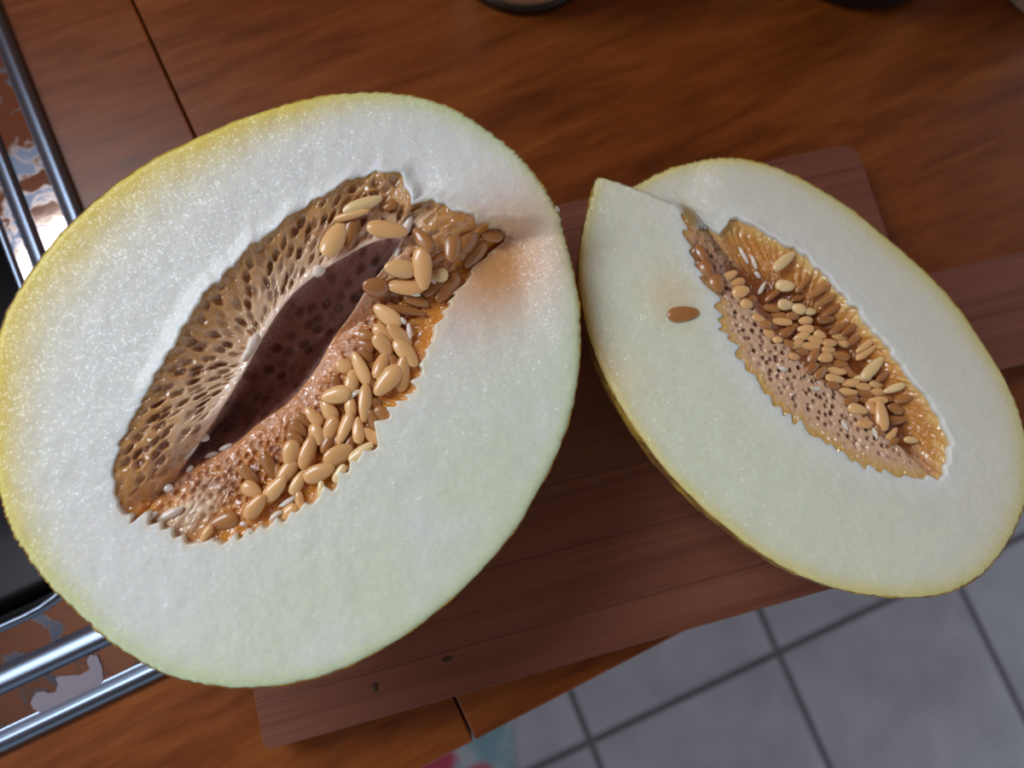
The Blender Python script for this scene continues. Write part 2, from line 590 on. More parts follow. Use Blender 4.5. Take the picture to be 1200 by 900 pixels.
for (x, y), rx_, ry_ in (((440, 805), 0.0016, 0.0024), ((524, 772), 0.0030, 0.0014)):
    kp = to_board(at_z((x, y), TOP + BOARD_T))
    bm = bmesh.new()
    n_ = 14
    c_ = bm.verts.new((kp[0], kp[1], BOARD_T + 0.0004))
    ring = [bm.verts.new((kp[0] + rx_ * math.cos(2 * math.pi * i / n_) * (1 + 0.3 * math.sin(i * 2.3)), kp[1] + ry_ * math.sin(2 * math.pi * i / n_), BOARD_T + 0.0001)) for i in range(n_)]
    for i in range(n_):
        bm.faces.new((c_, ring[i], ring[(i + 1) % n_]))
    link('knot', bm_mesh('board_knot', bm, True), solid('wood_knot', srgb(62, 32, 22), 0.5), board)

# ---------------------------------------------------------------- melons
class Face:
    """the cut face of a melon half: a plane with two axes; heights are measured along its normal"""
    def __init__(self, center_px, h, n, ax_from, ax_to, k):
        self.n = np.array(n, float) / np.linalg.norm(n)
        r = ray(center_px)
        self.o = CAM + r * (-h / r[2])
        self.e1 = self.e2 = None
        p, q = self.hit(ax_from), self.hit(ax_to)
        self.e1 = (q - p) / np.linalg.norm(q - p)
        self.e2 = np.cross(self.n, self.e1)          # turning left from e1, seen from above
        self.k = k
    def hit(self, px, depth=0.0):
        o = self.o - self.n * depth
        r = ray(px)
        return CAM + r * (((o - CAM) @ self.n) / (r @ self.n))
    def uv(self, px, depth=0.0):
        d = self.hit(px, depth) - self.o
        return np.array([d @ self.e1, d @ self.e2])
    def curve(self, pts, depth=0.0, smooth=True, n=24):
        c = catmull(pts, n) if smooth else np.array(pts, float)
        return np.array([self.uv(p, depth) for p in c])
    def polar(self, C2, th):
        """radius of the curve at the angles th, in the space stretched across the axis"""
        x, y = C2[:, 0], C2[:, 1] * self.k
        # resample densely along the polygon
        x, y = np.append(x, x[0]), np.append(y, y[0])
        s = np.linspace(0, 1, 12, endpoint=False)
        X = (x[:-1, None] * (1 - s) + x[1:, None] * s).ravel()
        Y = (y[:-1, None] * (1 - s) + y[1:, None] * s).ravel()
        a, r = np.arctan2(Y, X), np.hypot(X, Y)
        i = np.argsort(a)
        a, r = a[i], r[i]
        a = np.concatenate([a - 2 * np.pi, a, a + 2 * np.pi])
        r = np.concatenate([r, r, r])
        return np.interp(th, a, r)
    def place(self, r, th):
        return r * np.cos(th), r * np.sin(th) / self.k
    def local(self, U, V, Hh):
        """coordinates relative to the melon's Empty"""
        P = self.o + U[..., None] * self.e1 + V[..., None] * self.e2 + Hh[..., None] * self.n
        return P - self.base
    def local1(self, u, v, h):
        return self.o + u * self.e1 + v * self.e2 + h * self.n - self.base

def angle_samples(face, curve, n):
    """angles spread so that the samples are even along the given curve"""
    th = np.linspace(-np.pi, np.pi, 4001)
    r = face.polar(curve, th)
    x, y = face.place(r, th)
    d = np.hypot(np.diff(x), np.diff(y)) + 1e-6
    s = np.concatenate([[0], np.cumsum(d)])
    return np.interp(np.linspace(0, s[-1], n, endpoint=False), s, th)

def mixc(a, b, t):
    return a * (1 - t[..., None]) + b * t[..., None]

def seed_mesh(name, n=14, m=9):
    """a pointed, slightly flat oval of length 1 along x, rimmed along its edge"""
    P = []
    for i in range(m + 1):
        u = i / m
        x = -0.5 * math.cos(math.pi * u)
        w = math.sin(math.pi * u) ** 0.82 * (1.0 - 0.20 * math.cos(math.pi * u) * -1 * 1.0)
        ring = []
        for j in range(n):
            a = 2 * math.pi * j / n
            ca, sa = math.cos(a), math.sin(a)
            ring.append((x, w * 0.5 * ca * (0.98 + 0.05 * abs(ca) ** 6), w * 0.5 * sa * (1.0 - 0.22 * abs(ca) ** 2)))
        P.append(ring)
    return np.array(P)
SEED_P = seed_mesh('seed')
SEED_ME = {}
def seed_object(kind, parent):
    key = kind
    if key not in SEED_ME:
        me = grid_mesh('seed', SEED_P.copy())
        me.materials.append({'n': m_seed, 'a': m_seed_amber, 'p': m_seed_pale}[kind])
        SEED_ME[key] = me
    o = bpy.data.objects.new('seed', SEED_ME[key])
    C.objects.link(o)
    if parent is not None:
        o.parent = parent
    return o

def blob_mesh(name, sx, sy, sz, s, amp=0.35):
    bm = bmesh.new()
    bmesh.ops.create_icosphere(bm, subdivisions=3, radius=1.0)
    for v in bm.verts:
        c = v.co
        k = 1 + amp * (float(fbm(np.array([c.x * 1.3 + s * 3.1 + c.z]), np.array([c.y * 1.3 - s * 1.7 - c.z * 0.7]), s)[0]) - 0.5) * 2
        v.co = Vector((c.x * sx * k, c.y * sy * k, c.z * sz * k))
    return bm_mesh(name, bm, True)

def build_melon(F, root, out_px, pulp_px, slit_px, prm, seeds, shreds):
    NS = prm['ns']
    pulp_c = F.curve(pulp_px, prm['pulp_d'], smooth=False)
    out_c = F.curve(out_px)
    slit_c = F.curve(slit_px, prm['slit_d'])
    th = angle_samples(F, pulp_c, NS)
    # out curve is traced in its own sampling and joined through the shared angles
    r_out = F.polar(out_c, th)
    r_pulp = F.polar(pulp_c, th)
    r_slit = np.minimum(F.polar(slit_c, th), r_pulp * 0.86)
    # scalloped inner edge of the flesh
    px, py = F.place(r_pulp, th)
    arc = np.concatenate([[0], np.cumsum(np.hypot(np.diff(px), np.diff(py)))])
    tw = prm['teeth'](th)
    saw = np.abs(np.sin(arc / prm['tooth'] * math.pi + 4.5 * vnoise(arc / 0.016, arc * 0, 3))) ** 0.9
    jag = (saw - 0.5) * tw * (0.35 + 1.2 * vnoise(arc / 0.008, arc * 0, 6)) + (fbm(arc / 0.004, arc * 0 + 2.2, 5, 3) - 0.5) * prm['rag']
    ker = np.array([1, 2, 3, 3, 3, 2, 1.0])
    jag = np.convolve(np.concatenate([jag[-3:], jag, jag[:3]]), ker / ker.sum(), 'valid')
    loc = np.hypot(np.cos(th), np.sin(th) / F.k)
    r_pulp = r_pulp + jag / np.maximum(loc, 0.25)
    nout = vnoise(th * 60, th * 0, 8) - 0.5
    r_out = r_out + nout * 0.0008
    # ---- flesh
    NF = prm['nf']
    q = np.linspace(0, 1, NF) ** 0.9
    rr = r_out[None, :] * (1 - 0.004) * (1 - q[:, None]) + r_pulp[None, :] * q[:, None]
    U, V = F.place(rr, np.broadcast_to(th, rr.shape))
    ox, oy = F.place(r_out, th)
    ddx, ddy = U - ox, V - oy
    din = np.hypot(ddx, ddy)                       # roughly the distance to the rind
    ix, iy = F.place(r_pulp, th)
    dpu = np.hypot(U - ix, V - iy)
    sag = prm['relief'](U, V, F)
    H = -sag + (fbm(U / 0.008, V / 0.008, 4) - 0.5) * 0.0007 + (fbm(U / 0.0016, V / 0.0016, 14, 2) - 0.5) * 0.00018
    H = H + prm['lip'](th)[None, :] * np.exp(-(dpu / 0.004) ** 2) * (0.4 + 1.2 * vnoise(arc / 0.009, arc * 0, 31))[None, :]
    H = H - 0.0012 * np.exp(-(din / 0.0012) ** 2)
    wall = prm['wall'](th)
    steps = []
    for fr, dp in ((0.003, 0.10), (0.006, 0.35), (0.009, 0.8), (0.012, 1.5)):
        rw = r_pulp * (1 - fr)
        uw, vw = F.place(rw, th)
        steps.append((uw, vw, H[-1] - wall * dp - (0.0007 * (fr / 0.012))))
    Uf = np.concatenate([U, np.array([s[0] for s in steps])])
    Vf = np.concatenate([V, np.array([s[1] for s in steps])])
    Hf = np.concatenate([H, np.array([s[2] for s in steps])])
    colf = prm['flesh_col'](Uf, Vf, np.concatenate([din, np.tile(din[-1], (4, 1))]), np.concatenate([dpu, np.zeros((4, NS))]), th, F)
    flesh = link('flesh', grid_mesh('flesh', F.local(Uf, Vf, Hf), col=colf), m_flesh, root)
    # ---- rind
    NR = 40
    ph = np.concatenate([[-0.06, -0.02], np.linspace(0.0, math.pi / 2, NR)])
    D = prm['depth']
    mx_, my_ = ox.mean(), oy.mean()
    rows = []
    for k, a in enumerate(ph):
        if a < 0:
            sc = 1 - 0.0055 if k == 0 else 1 - 0.001
            hh = -np.full(NS, 0.0014 if k == 0 else 0.0008)
            uu, vv = mx_ + (ox - mx_) * sc, my_ + (oy - my_) * sc
        else:
            sc = np.cos(a) ** prm['pw']
            uu, vv = mx_ + (ox - mx_) * sc, my_ + (oy - my_) * sc
            hh = -np.full(NS, 0.0014 + D * math.sin(a))
            b = (vnoise(th * 40, th * 0 + a * 30, 12) - 0.5) * 0.0006
            uu, vv = uu * (1 + b / 0.1), vv * (1 + b / 0.1)
        hh = hh - sag[0] * max(0.0, math.cos(max(a, 0))) ** 2
        rows.append((uu, vv, hh))
    Ur, Vr, Hr = (np.array([r_[i] for r_ in rows]) for i in range(3))
    link('rind', grid_mesh('rind', F.local(Ur, Vr, Hr)), m_rind, root)
    # ---- pulp lining
    NP, NQ = prm['np'], prm['nq']
    s = np.linspace(0, 1, NP)[:, None]
    r1 = r_pulp * 0.998
    rr = r1[None, :] * (1 - s) + r_slit[None, :] * s
    Up, Vp = F.place(rr, np.broadcast_to(th, rr.shape))
    qv = np.linspace(0, 1, NQ + 1)[1:, None]
    rs = r_slit[None, :] * (1 - qv)
    sp = prm['spine']
    # the slit closes on a spine line, not on a point
    Us, Vs = F.place(rs, np.broadcast_to(th, rs.shape))
    su, sv = F.place(r_slit, th)
    us = su[None, :] * (1 - qv * 0.25)
    qq = qv - 0.42 * up_side(th)[None, :] * np.sin(math.pi * qv) * (1 - qv)
    vs_ = sv[None, :] * (1 - qq) + prm['spine_v'] * qv * np.cos(th)[None, :] ** 0
    Us, Vs = us, vs_
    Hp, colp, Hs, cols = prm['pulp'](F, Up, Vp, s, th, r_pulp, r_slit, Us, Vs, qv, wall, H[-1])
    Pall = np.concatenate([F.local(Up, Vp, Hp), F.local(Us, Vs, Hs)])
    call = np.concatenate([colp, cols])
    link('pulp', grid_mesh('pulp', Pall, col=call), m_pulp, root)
    # ---- seeds
    fu, fv, fh = np.concatenate([Up, Us]).ravel(), np.concatenate([Vp, Vs]).ravel(), np.concatenate([Hp, Hs]).ravel()
    def height_at(u, v):
        return fh[np.argmin((fu - u) ** 2 + (fv - v) ** 2)]
    r_ = random.Random(5)
    for sd in seeds:
        x, y, ang, ln, wd, kind = sd[:6]
        lift = sd[6] if len(sd) > 6 else 0.0
        d = 0.008
        for _ in range(4):
            uv = F.uv((x, y), d)
            d = 0.55 * d + 0.45 * (-height_at(*uv) - 0.0012 - lift)
        uv = F.uv((x, y), d)
        ca, sa = math.cos(math.radians(ang)), math.sin(math.radians(ang))
        e0, e1 = F.hit((x - ca * ln / 2, y - sa * ln / 2), d), F.hit((x + ca * ln / 2, y + sa * ln / 2), d)
        f0, f1 = F.hit((x + sa * wd / 2, y - ca * wd / 2), d), F.hit((x - sa * wd / 2, y + ca * wd / 2), d)
        X = e1 - e0
        L = np.linalg.norm(X)
        X /= L
        Wd = np.linalg.norm(f1 - f0)
        X = X + F.n * r_.uniform(-0.22, 0.22)
        X /= np.linalg.norm(X)
        Y = np.cross(F.n, X)
        Y /= np.linalg.norm(Y)
        Y = Y + F.n * r_.uniform(-0.3, 0.3)
        Y = Y - X * (X @ Y)
        Y /= np.linalg.norm(Y)
        Z = np.cross(X, Y)
        if r_.random() < 0.5:
            X, Y = -X, -Y
        o = seed_object(kind, root)
        L, Wd = L * 1.06, Wd * 1.04
        th_ = max(0.0026, min(Wd * 0.62, 0.0040))
        p = F.local1(uv[0], uv[1], -d)
        o.matrix_basis = Matrix(((X[0] * L, Y[0] * Wd, Z[0] * th_, p[0]), (X[1] * L, Y[1] * Wd, Z[1] * th_, p[1]),
                                 (X[2] * L, Y[2] * Wd, Z[2] * th_, p[2]), (0, 0, 0, 1)))
    # ---- shreds of wet pith
    for k, (x, y, ang, ln, wd, d) in enumerate(shreds):
        d0 = d
        if d0 is None:
            d0 = 0.004
            for _ in range(4):
                uv = F.uv((x, y), d0)
                d0 = 0.5 * d0 + 0.5 * (-height_at(*uv) - 0.0005)
        uv = F.uv((x, y), d0)
        ca, sa = math.cos(math.radians(ang)), math.sin(math.radians(ang))
        X = F.hit((x + ca, y + sa), d0) - F.hit((x, y), d0)
        m_per_px = np.linalg.norm(X)
        X /= m_per_px
        Y = np.cross(F.n, X)
        Z = F.n
        me = blob_mesh('pith_shred', ln * m_per_px / 2, wd * m_per_px / 2, wd * m_per_px / 2.4, k + 1)
        o = link('pith_shred', me, m_pith, root)
        p = F.local1(uv[0], uv[1], -d0)
        o.matrix_basis = Matrix(((X[0], Y[0], Z[0], p[0]), (X[1], Y[1], Z[1], p[1]), (X[2], Y[2], Z[2], p[2]), (0, 0, 0, 1)))

WHITE = srgb(238, 238, 231)
YEL = srgb(238, 212, 96)
GREEN = srgb(214, 224, 168)
PALEG = srgb(226, 235, 204)

# ---------- left, larger half: deep split cavity
vdir = np.array([0.0775, -0.2403, 0.9676])
FL = Face((335, 425), 0.297, vdir * 0.7 + np.array([0, 0, 0.3]), (160, 605), (560, 270), 2.2)
DL = 0.092
FL.base = FL.o - FL.n * DL
FL.base = np.array([FL.o[0], FL.o[1], TOP + BOARD_T])
melon_l = empty('melon_half', FL.base, 'larger yellow melon half with a dark open slit through its seed cavity', 'melon', 'halves of the cut melon')
outL = [(0, 380), (14, 350), (40, 310), (80, 262), (130, 218), (180, 184), (230, 160), (285, 136), (340, 119), (390, 109), (440, 106), (490, 112), (530, 125), (565, 146), (600, 173), (625, 203), (645, 235), (660, 262), (672, 300), (680, 345), (682, 385), (681, 425), (672, 480), (655, 530), (630, 580), (602, 626), (565, 670), (520, 712), (475, 746), (430, 772), (390, 790), (340, 803), (290, 808), (240, 804), (190, 790), (140, 762), (95, 725), (52, 682), (22, 640), (5, 605), (-6, 560), (-11, 500), (-9, 440)]
pulpL = [(150, 612), (138, 590), (128, 560), (134, 535), (147, 500), (165, 470), (186, 435), (210, 395), (240, 350), (265, 318), (300, 285), (340, 255), (370, 235), (400, 216), (440, 203), (468, 205), (478, 222), (484, 238), (505, 236), (522, 240), (545, 254), (572, 260), (598, 264), (594, 277), (577, 290), (563, 304), (547, 325), (532, 345), (518, 370), (508, 398), (495, 420), (488, 445), (480, 462), (456, 477), (446, 500), (434, 524), (403, 550), (387, 572), (360, 592), (332, 607), (290, 627), (258, 635), (235, 638), (208, 630), (182, 612), (166, 604)]
slitL = [(470, 282), (440, 285), (400, 305), (360, 332), (335, 357), (310, 395), (285, 440), (260, 480), (235, 515), (210, 550), (207, 558), (230, 545), (270, 522), (300, 497), (340, 468), (370, 430), (390, 395), (410, 370), (430, 340), (452, 312)]

def up_side(th, soft=0.35):
    return sstep(-soft, soft, np.sin(th))

def reliefL(U, V, F):
    a, b = F.uv((488, 262)), F.uv((672, 262))
    t = (b - a) / np.linalg.norm(b - a)
    nrm = np.array([t[1], -t[0]])
    al = (U - a[0]) * t[0] + (V - a[1]) * t[1]
    wob = (fbm(al / 0.01, al * 0, 40) - 0.5) * 0.003
    d = (U - a[0]) * nrm[0] + (V - a[1]) * nrm[1] + wob
    far = np.exp(-(np.maximum(d, 0) / 0.040) ** 2)
    zone = sstep(-0.012, 0.010, al) * (1 - 0.75 * sstep(0.040, 0.064, al))
    return 0.0130 * sstep(-0.0030, 0.0050, d) * far * zone - 0.003 * np.exp(-((d + 0.012) / 0.014) ** 2) * sstep(0.0, 0.02, al)

def flesh_colL(U, V, din, dpu, th, F):
    c = np.broadcast_to(WHITE, U.shape + (3,)).copy()
    ang = np.arctan2(V, U)                  # direction on the face
    wide = (0.5 + 0.5 * np.cos(ang - math.radians(105))) ** 2.2    # upper left side of the rind: backlit glow painted over its own yellow
    wid = 0.0042 + 0.0110 * wide
    n = (fbm(U / 0.01, V / 0.01, 21) - 0.5) * 0.6
    edge = np.exp(-np.maximum(din / wid[...] + n * 0.5, 0) ** 1.6)
    ec = mixc(GREEN, YEL, sstep(0.15, 0.6, wide))
    low = sstep(-0.02, -0.09, V * 1.0) * 0.75 * sstep(0.2, 0.8, fbm(U / 0.03, V / 0.03, 25) + 0.2)
    c = mixc(c, np.broadcast_to(PALEG, c.shape), low)
    c = mixc(c, ec, np.clip(edge, 0, 1))
    warm_shade = srgb(216, 152, 82)  # warm shade under the torn lump painted in, mixed with juice tint
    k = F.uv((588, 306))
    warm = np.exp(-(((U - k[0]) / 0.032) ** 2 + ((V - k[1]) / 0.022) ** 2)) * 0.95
    c = mixc(c, np.broadcast_to(warm_shade, c.shape), warm)
    near = np.exp(-(dpu / 0.0022) ** 2) * 0.35
    return mixc(c, np.broadcast_to(srgb(236, 206, 160), c.shape), near * (1 - up_side(th))[None, :])

def pulpL_fn(F, U, V, s, th, r_pulp, r_slit, Us, Vs, q, wall, Hedge):
    left = up_side(th)[None, :]
    au = U / F.uv((560, 270))[0]
    ox, oy = F.place(r_pulp, th)
    # depth
    dl = 0.0010 + 0.0050 * s ** 1.2 - 0.0016 * sstep(0.80, 1.0, s)
    dr = wall[None, :] + 0.0060 * s ** 0.6 + 0.004 * s ** 3
    D = dl * left + dr * (1 - left)
    D = D - Hedge[None, :] * (1 - s) ** 3
    dist = np.hypot(U - ox, V - oy)
    # cells along the inside of the left wall, one pocket per seed
    arc0 = np.concatenate([[0], np.cumsum(np.hypot(np.diff(ox), np.diff(oy)))])
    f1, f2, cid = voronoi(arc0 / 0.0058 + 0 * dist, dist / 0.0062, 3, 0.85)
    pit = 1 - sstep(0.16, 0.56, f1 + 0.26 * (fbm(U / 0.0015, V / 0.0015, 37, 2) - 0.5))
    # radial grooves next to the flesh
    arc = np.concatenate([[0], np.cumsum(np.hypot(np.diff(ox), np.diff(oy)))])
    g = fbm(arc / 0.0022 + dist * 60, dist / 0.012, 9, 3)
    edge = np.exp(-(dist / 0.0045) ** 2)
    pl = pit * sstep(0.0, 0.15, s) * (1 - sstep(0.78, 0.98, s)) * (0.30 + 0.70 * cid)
    D = D + left * (0.0019 * pl + 0.0012 * (g - 0.5) * edge)
    fine = fbm(U / 0.0014, V / 0.0014, 33, 3) - 0.5
    rf = fbm(arc / 0.0016, dist / 0.01, 19, 3) - 0.5
    f1b, f2b, cidb = voronoi(U / 0.0036, V / 0.0040, 13)
    soft = fbm(U / 0.0045, V / 0.0045, 34, 3) - 0.5
    D = D + (1 - left) * (0.0004 * fine + 0.0013 * soft * sstep(0, 0.1, s) + 0.0010 * rf * sstep(0, 0.1, s) * (1 - sstep(0.5, 0.8, s)) + 0.0012 * (1 - sstep(0.10, 0.45, f1b)) * sstep(0.1, 0.3, s) * (1 - sstep(0.7, 0.95, s)))
    H = -D
    # colour of the tissue itself
    web, pocket = srgb(232, 194, 156), srgb(140, 80, 30)
    olive = srgb(182, 132, 66)
    lipc = srgb(236, 206, 184)
    wb = mixc(np.broadcast_to(srgb(204, 152, 96), U.shape + (3,)), np.broadcast_to(web, U.shape + (3,)), sstep(0.25, 0.75, s + 0.5 * (fbm(U / 0.007, V / 0.007, 57) - 0.5)))
    pl = pl * (1 - 0.45 * sstep(0.5, 0.9, s))
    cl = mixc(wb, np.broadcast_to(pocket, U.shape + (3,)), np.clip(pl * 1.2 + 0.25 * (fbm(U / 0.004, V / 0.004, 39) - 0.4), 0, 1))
    cl = mixc(cl, np.broadcast_to(olive, cl.shape), np.clip(edge * (0.55 + 0.9 * (g - 0.4)), 0, 1))
    cl = mixc(cl, np.broadcast_to(lipc, cl.shape), sstep(0.80, 1.0, s) * np.ones_like(U))
    amber, deep, tan = srgb(216, 142, 58), srgb(150, 82, 34), srgb(212, 146, 94)
    cr = mixc(np.broadcast_to(amber, U.shape + (3,)), np.broadcast_to(deep, U.shape + (3,)), np.clip(sstep(0.15, 0.5, s) * (0.6 + soft * 1.6), 0, 1))
    cr = mixc(cr, np.broadcast_to(tan, cr.shape), sstep(0.60, 0.92, s) * np.ones_like(U))
    cr = mixc(cr, np.broadcast_to(srgb(214, 170, 140), cr.shape), np.clip(soft * 2.4, 0, 1) * sstep(0.4, 0.75, s) * 0.8)
    c = mixc(cr, cl, np.broadcast_to(left, U.shape))
    # pale torn tissue by the lower end of the slit
    k = F.uv((222, 602))
    pale = np.exp(-(((U - k[0]) / 0.014) ** 2 + ((V - k[1]) / 0.007) ** 2)) * (0.35 + 0.9 * fbm(U / 0.004, V / 0.004, 50))
    c = mixc(c, np.broadcast_to(srgb(226, 204, 176), c.shape), np.clip(pale, 0, 1))
    H = H + pale * 0.002
    # inside of the slit
    amax = np.abs(Us).max()
    env = np.clip(1 - (np.abs(Us) / (amax * 1.02)) ** 3, 0, 1)
    prof = np.where(np.broadcast_to(left, Us.shape) > 0.5, 1 - (1 - q) ** 3.0, 1 - (1 - q) ** 1.7)
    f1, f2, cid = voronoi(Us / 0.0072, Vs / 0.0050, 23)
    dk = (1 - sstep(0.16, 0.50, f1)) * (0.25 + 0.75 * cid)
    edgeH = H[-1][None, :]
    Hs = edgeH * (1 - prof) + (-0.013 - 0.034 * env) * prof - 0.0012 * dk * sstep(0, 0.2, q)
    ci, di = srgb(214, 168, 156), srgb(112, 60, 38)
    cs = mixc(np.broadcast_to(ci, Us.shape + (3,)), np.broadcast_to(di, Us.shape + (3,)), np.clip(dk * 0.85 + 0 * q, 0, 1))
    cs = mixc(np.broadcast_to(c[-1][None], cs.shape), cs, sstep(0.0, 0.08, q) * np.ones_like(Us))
    return H, c, Hs, cs

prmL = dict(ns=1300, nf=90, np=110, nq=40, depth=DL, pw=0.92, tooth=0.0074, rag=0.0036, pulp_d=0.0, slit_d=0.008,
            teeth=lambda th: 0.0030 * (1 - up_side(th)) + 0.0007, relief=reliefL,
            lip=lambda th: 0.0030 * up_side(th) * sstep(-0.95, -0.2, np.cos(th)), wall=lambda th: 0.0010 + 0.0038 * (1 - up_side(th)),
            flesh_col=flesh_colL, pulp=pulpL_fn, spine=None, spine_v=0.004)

# x, y, angle, length, width, kind (n cream, a amber and half sunk, p pale), lift
seedsL = [
    (425, 240, -20, 47, 15, 'p', .003), (412, 252, -12, 42, 9, 'n', .003), (392, 280, -62, 46, 24, 'n', .003), (412, 272, -76, 40, 18, 'a', .001),
    (454, 269, 8, 47, 20, 'n', .005), (457, 241, -20, 17, 12, 'a', .001),
    (495, 315, 85, 48, 22, 'n', .004), (469, 315, 5, 36, 20, 'n', .0015), (475, 336, 4, 42, 20, 'n', .002), (514, 322, 5, 22, 17, 'p', .001),
    (495, 281, 55, 34, 16, 'a'), (530, 288, 95, 38, 20, 'a', .001), (549, 282, -50, 32, 20, 'a'), (557, 298, -55, 36, 18, 'a'), (576, 276, 5, 26, 16, 'a'),
    (609, 272, -12, 38, 15, 'a', -.0005), (525, 337, -50, 42, 19, 'a', .001), (508, 338, -35, 30, 16, 'a'), (475, 364, 8, 50, 10, 'a', .001), (440, 337, 10, 30, 22, 'a'),
    (454, 370, 38, 38, 19, 'n', .0025), (449, 391, 45, 28, 16, 'n', .001), (468, 393, 42, 36, 18, 'n', .002), (431, 394, 20, 22, 14, 'a'), (428, 405, 30, 22, 14, 'a', .001),
    (449, 404, 50, 30, 18, 'n', .002), (430, 416, 52, 24, 16, 'a', .001), (476, 413, 55, 40, 20, 'n', .002), (447, 428, -70, 34, 17, 'n', .002),
    (471, 438, -84, 42, 18, 'n', .002), (454, 446, -50, 42, 22, 'n', .004), (404, 429, 20, 22, 18, 'n'), (423, 432, 65, 42, 16, 'n', .002),
    (413, 447, -85, 28, 17, 'n', .001), (395, 448, 60, 18, 12, 'a'), (394, 463, -12, 35, 20, 'n', .003), (428, 472, -86, 44, 16, 'n', .003),
    (386, 482, 60, 28, 18, 'n', .001), (411, 480, 85, 28, 14, 'n', .001), (368, 488, 50, 28, 15, 'n', .0005), (438, 492, 60, 26, 16, 'a', .001), (450, 488, 40, 28, 18, 'a', .001),
    (420, 504, 88, 31, 14, 'n', .003), (387, 505, -70, 34, 17, 'n', .002), (404, 502, -68, 40, 14, 'n', .003), (371, 509, 70, 27, 17, 'n', .001), (436, 511, 42, 26, 14, 'n', .0015),
    (350, 503, 45, 25, 15, 'a', .0005), (356, 493, 40, 22, 12, 'a'), (346, 514, 30, 22, 14, 'a', .0005), (341, 531, -80, 30, 20, 'n', .002), (361, 531, -76, 40, 19, 'n', .003),
    (397, 533, -30, 37, 22, 'n', .003), (423, 530, -38, 34, 14, 'p', .002), (336, 554, -55, 34, 17, 'n', .002), (374, 554, -25, 38, 20, 'n', .003),
    (349, 566, -62, 30, 14, 'n', .0015), (322, 573, -50, 37, 18, 'n', .003), (299, 594, -52, 35, 18, 'n', .003), (295, 574, 32, 26, 18, 'n', .0015),
    (292, 557, 45, 30, 15, 'a', .001), (316, 547, 62, 32, 16, 'a', .0005), (398, 555, -62, 24, 13, 'p', .001), (377, 576, 86, 26, 11, 'p', .001),
    (351, 588, 82, 25, 11, 'n', .001), (338, 600, -40, 24, 15, 'n', .001), (242, 625, -58, 22, 9, 'n', .0015), (262, 612, -20, 36, 20, 'a', -.0005),
    (396, 517, -60, 24, 14, 'a'), (409, 521, -70, 26, 14, 'a'), (383, 520, -65, 24, 15, 'a'), (361, 552, -60, 24, 14, 'a'), (437, 453, 70, 26, 14, 'a'), (462, 426, 60, 26, 15, 'a'),
    (389, 497, 55, 22, 12, 'a'), (461, 405, 50, 24, 14, 'a'), (488, 352, 20, 30, 14, 'a'), (310, 582, -50, 26, 14, 'a'), (326, 553, 60, 24, 14, 'a'), (442, 478, 60, 24, 14, 'a'),
]
shredsL = [(296, 402, -68, 26, 11, None), (289, 414, -60, 22, 7, None), (238, 513, -10, 15, 10, None), (226, 524, -55, 34, 8, None), (197, 572, 20, 15, 10, None),
           (222, 550, -50, 12, 7, None), (373, 317, -10, 15, 14, None), (248, 533, -20, 16, 7, None), (265, 524, -25, 16, 8, None), (416, 462, -35, 17, 6, .006), (337, 588, -35, 24, 6, .004),
           (323, 604, -35, 20, 7, .003), (291, 625, -40, 15, 8, .002), (478, 262, -75, 26, 10, None), (650, 247, 30, 12, 11, .0005), (485, 345, 10, 16, 5, .006), (466, 296, -70, 14, 6, None),
           (445, 250, 30, 20, 5, .004), (430, 264, 70, 26, 4, .006), (420, 268, 76, 26, 4, .006), (505, 328, 40, 14, 4, .005), (285, 614, -20, 8, 7, .004), (200, 602, -25, 34, 12, None), (176, 606, -35, 20, 8, None),
           (480, 388, 85, 18, 6, .006), (473, 376, 60, 10, 5, .006)]
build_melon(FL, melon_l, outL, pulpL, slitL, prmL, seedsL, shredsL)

# ---------- right, smaller looking half: shallow trough full of seeds
FR = Face((950, 400), 0.322, np.array([-0.035, -0.01, 1.0]), (820, 270), (1090, 552), 2.3)
FR.base = np.array([FR.o[0], FR.o[1], TOP + BOARD_T])
melon_r = empty('melon_half', FR.base, 'smaller melon half with a notched corner and closed seed bed, overhanging the floor', 'melon', 'halves of the cut melon')
outR = [(693, 228), (698, 209), (704, 206), (716, 207), (727, 208), (737, 215), (752, 209), (780, 195), (815, 186), (850, 183), (890, 187), (925, 198), (965, 217), (1000, 239), (1035, 266), (1070, 295), (1105, 328), (1135, 364), (1160, 402), (1182, 440), (1198, 478), (1207, 525), (1206, 575), (1196, 612), (1176, 648), (1150, 676), (1120, 693), (1085, 701), (1045, 701), (1000, 695), (960, 684), (925, 669), (890, 648), (855, 622), (820, 592), (788, 560), (760, 525), (735, 488), (712, 448), (695, 408), (684, 368), (678, 320), (682, 272)]
pulpR = [(800, 235), (806, 240), (814, 255), (818, 268), (830, 266), (842, 272), (850, 262), (858, 252), (880, 262), (910, 280), (940, 296), (965, 320), (990, 345), (1010, 370), (1030, 393), (1046, 415), (1066, 440), (1086, 465), (1102, 490), (1114, 520), (1112, 545), (1103, 560), (1080, 560), (1050, 556), (1012, 546), (990, 532), (962, 512), (936, 496), (914, 476), (896, 460), (884, 440), (869, 420), (860, 398), (846, 385), (846, 370), (836, 345), (824, 325), (814, 305), (806, 280), (800, 258)]
slitR = [(850, 318), (870, 318), (920, 345), (965, 378), (1005, 420), (1040, 465), (1062, 505), (1068, 530), (1055, 525), (1020, 492), (975, 455), (930, 415), (885, 365)]

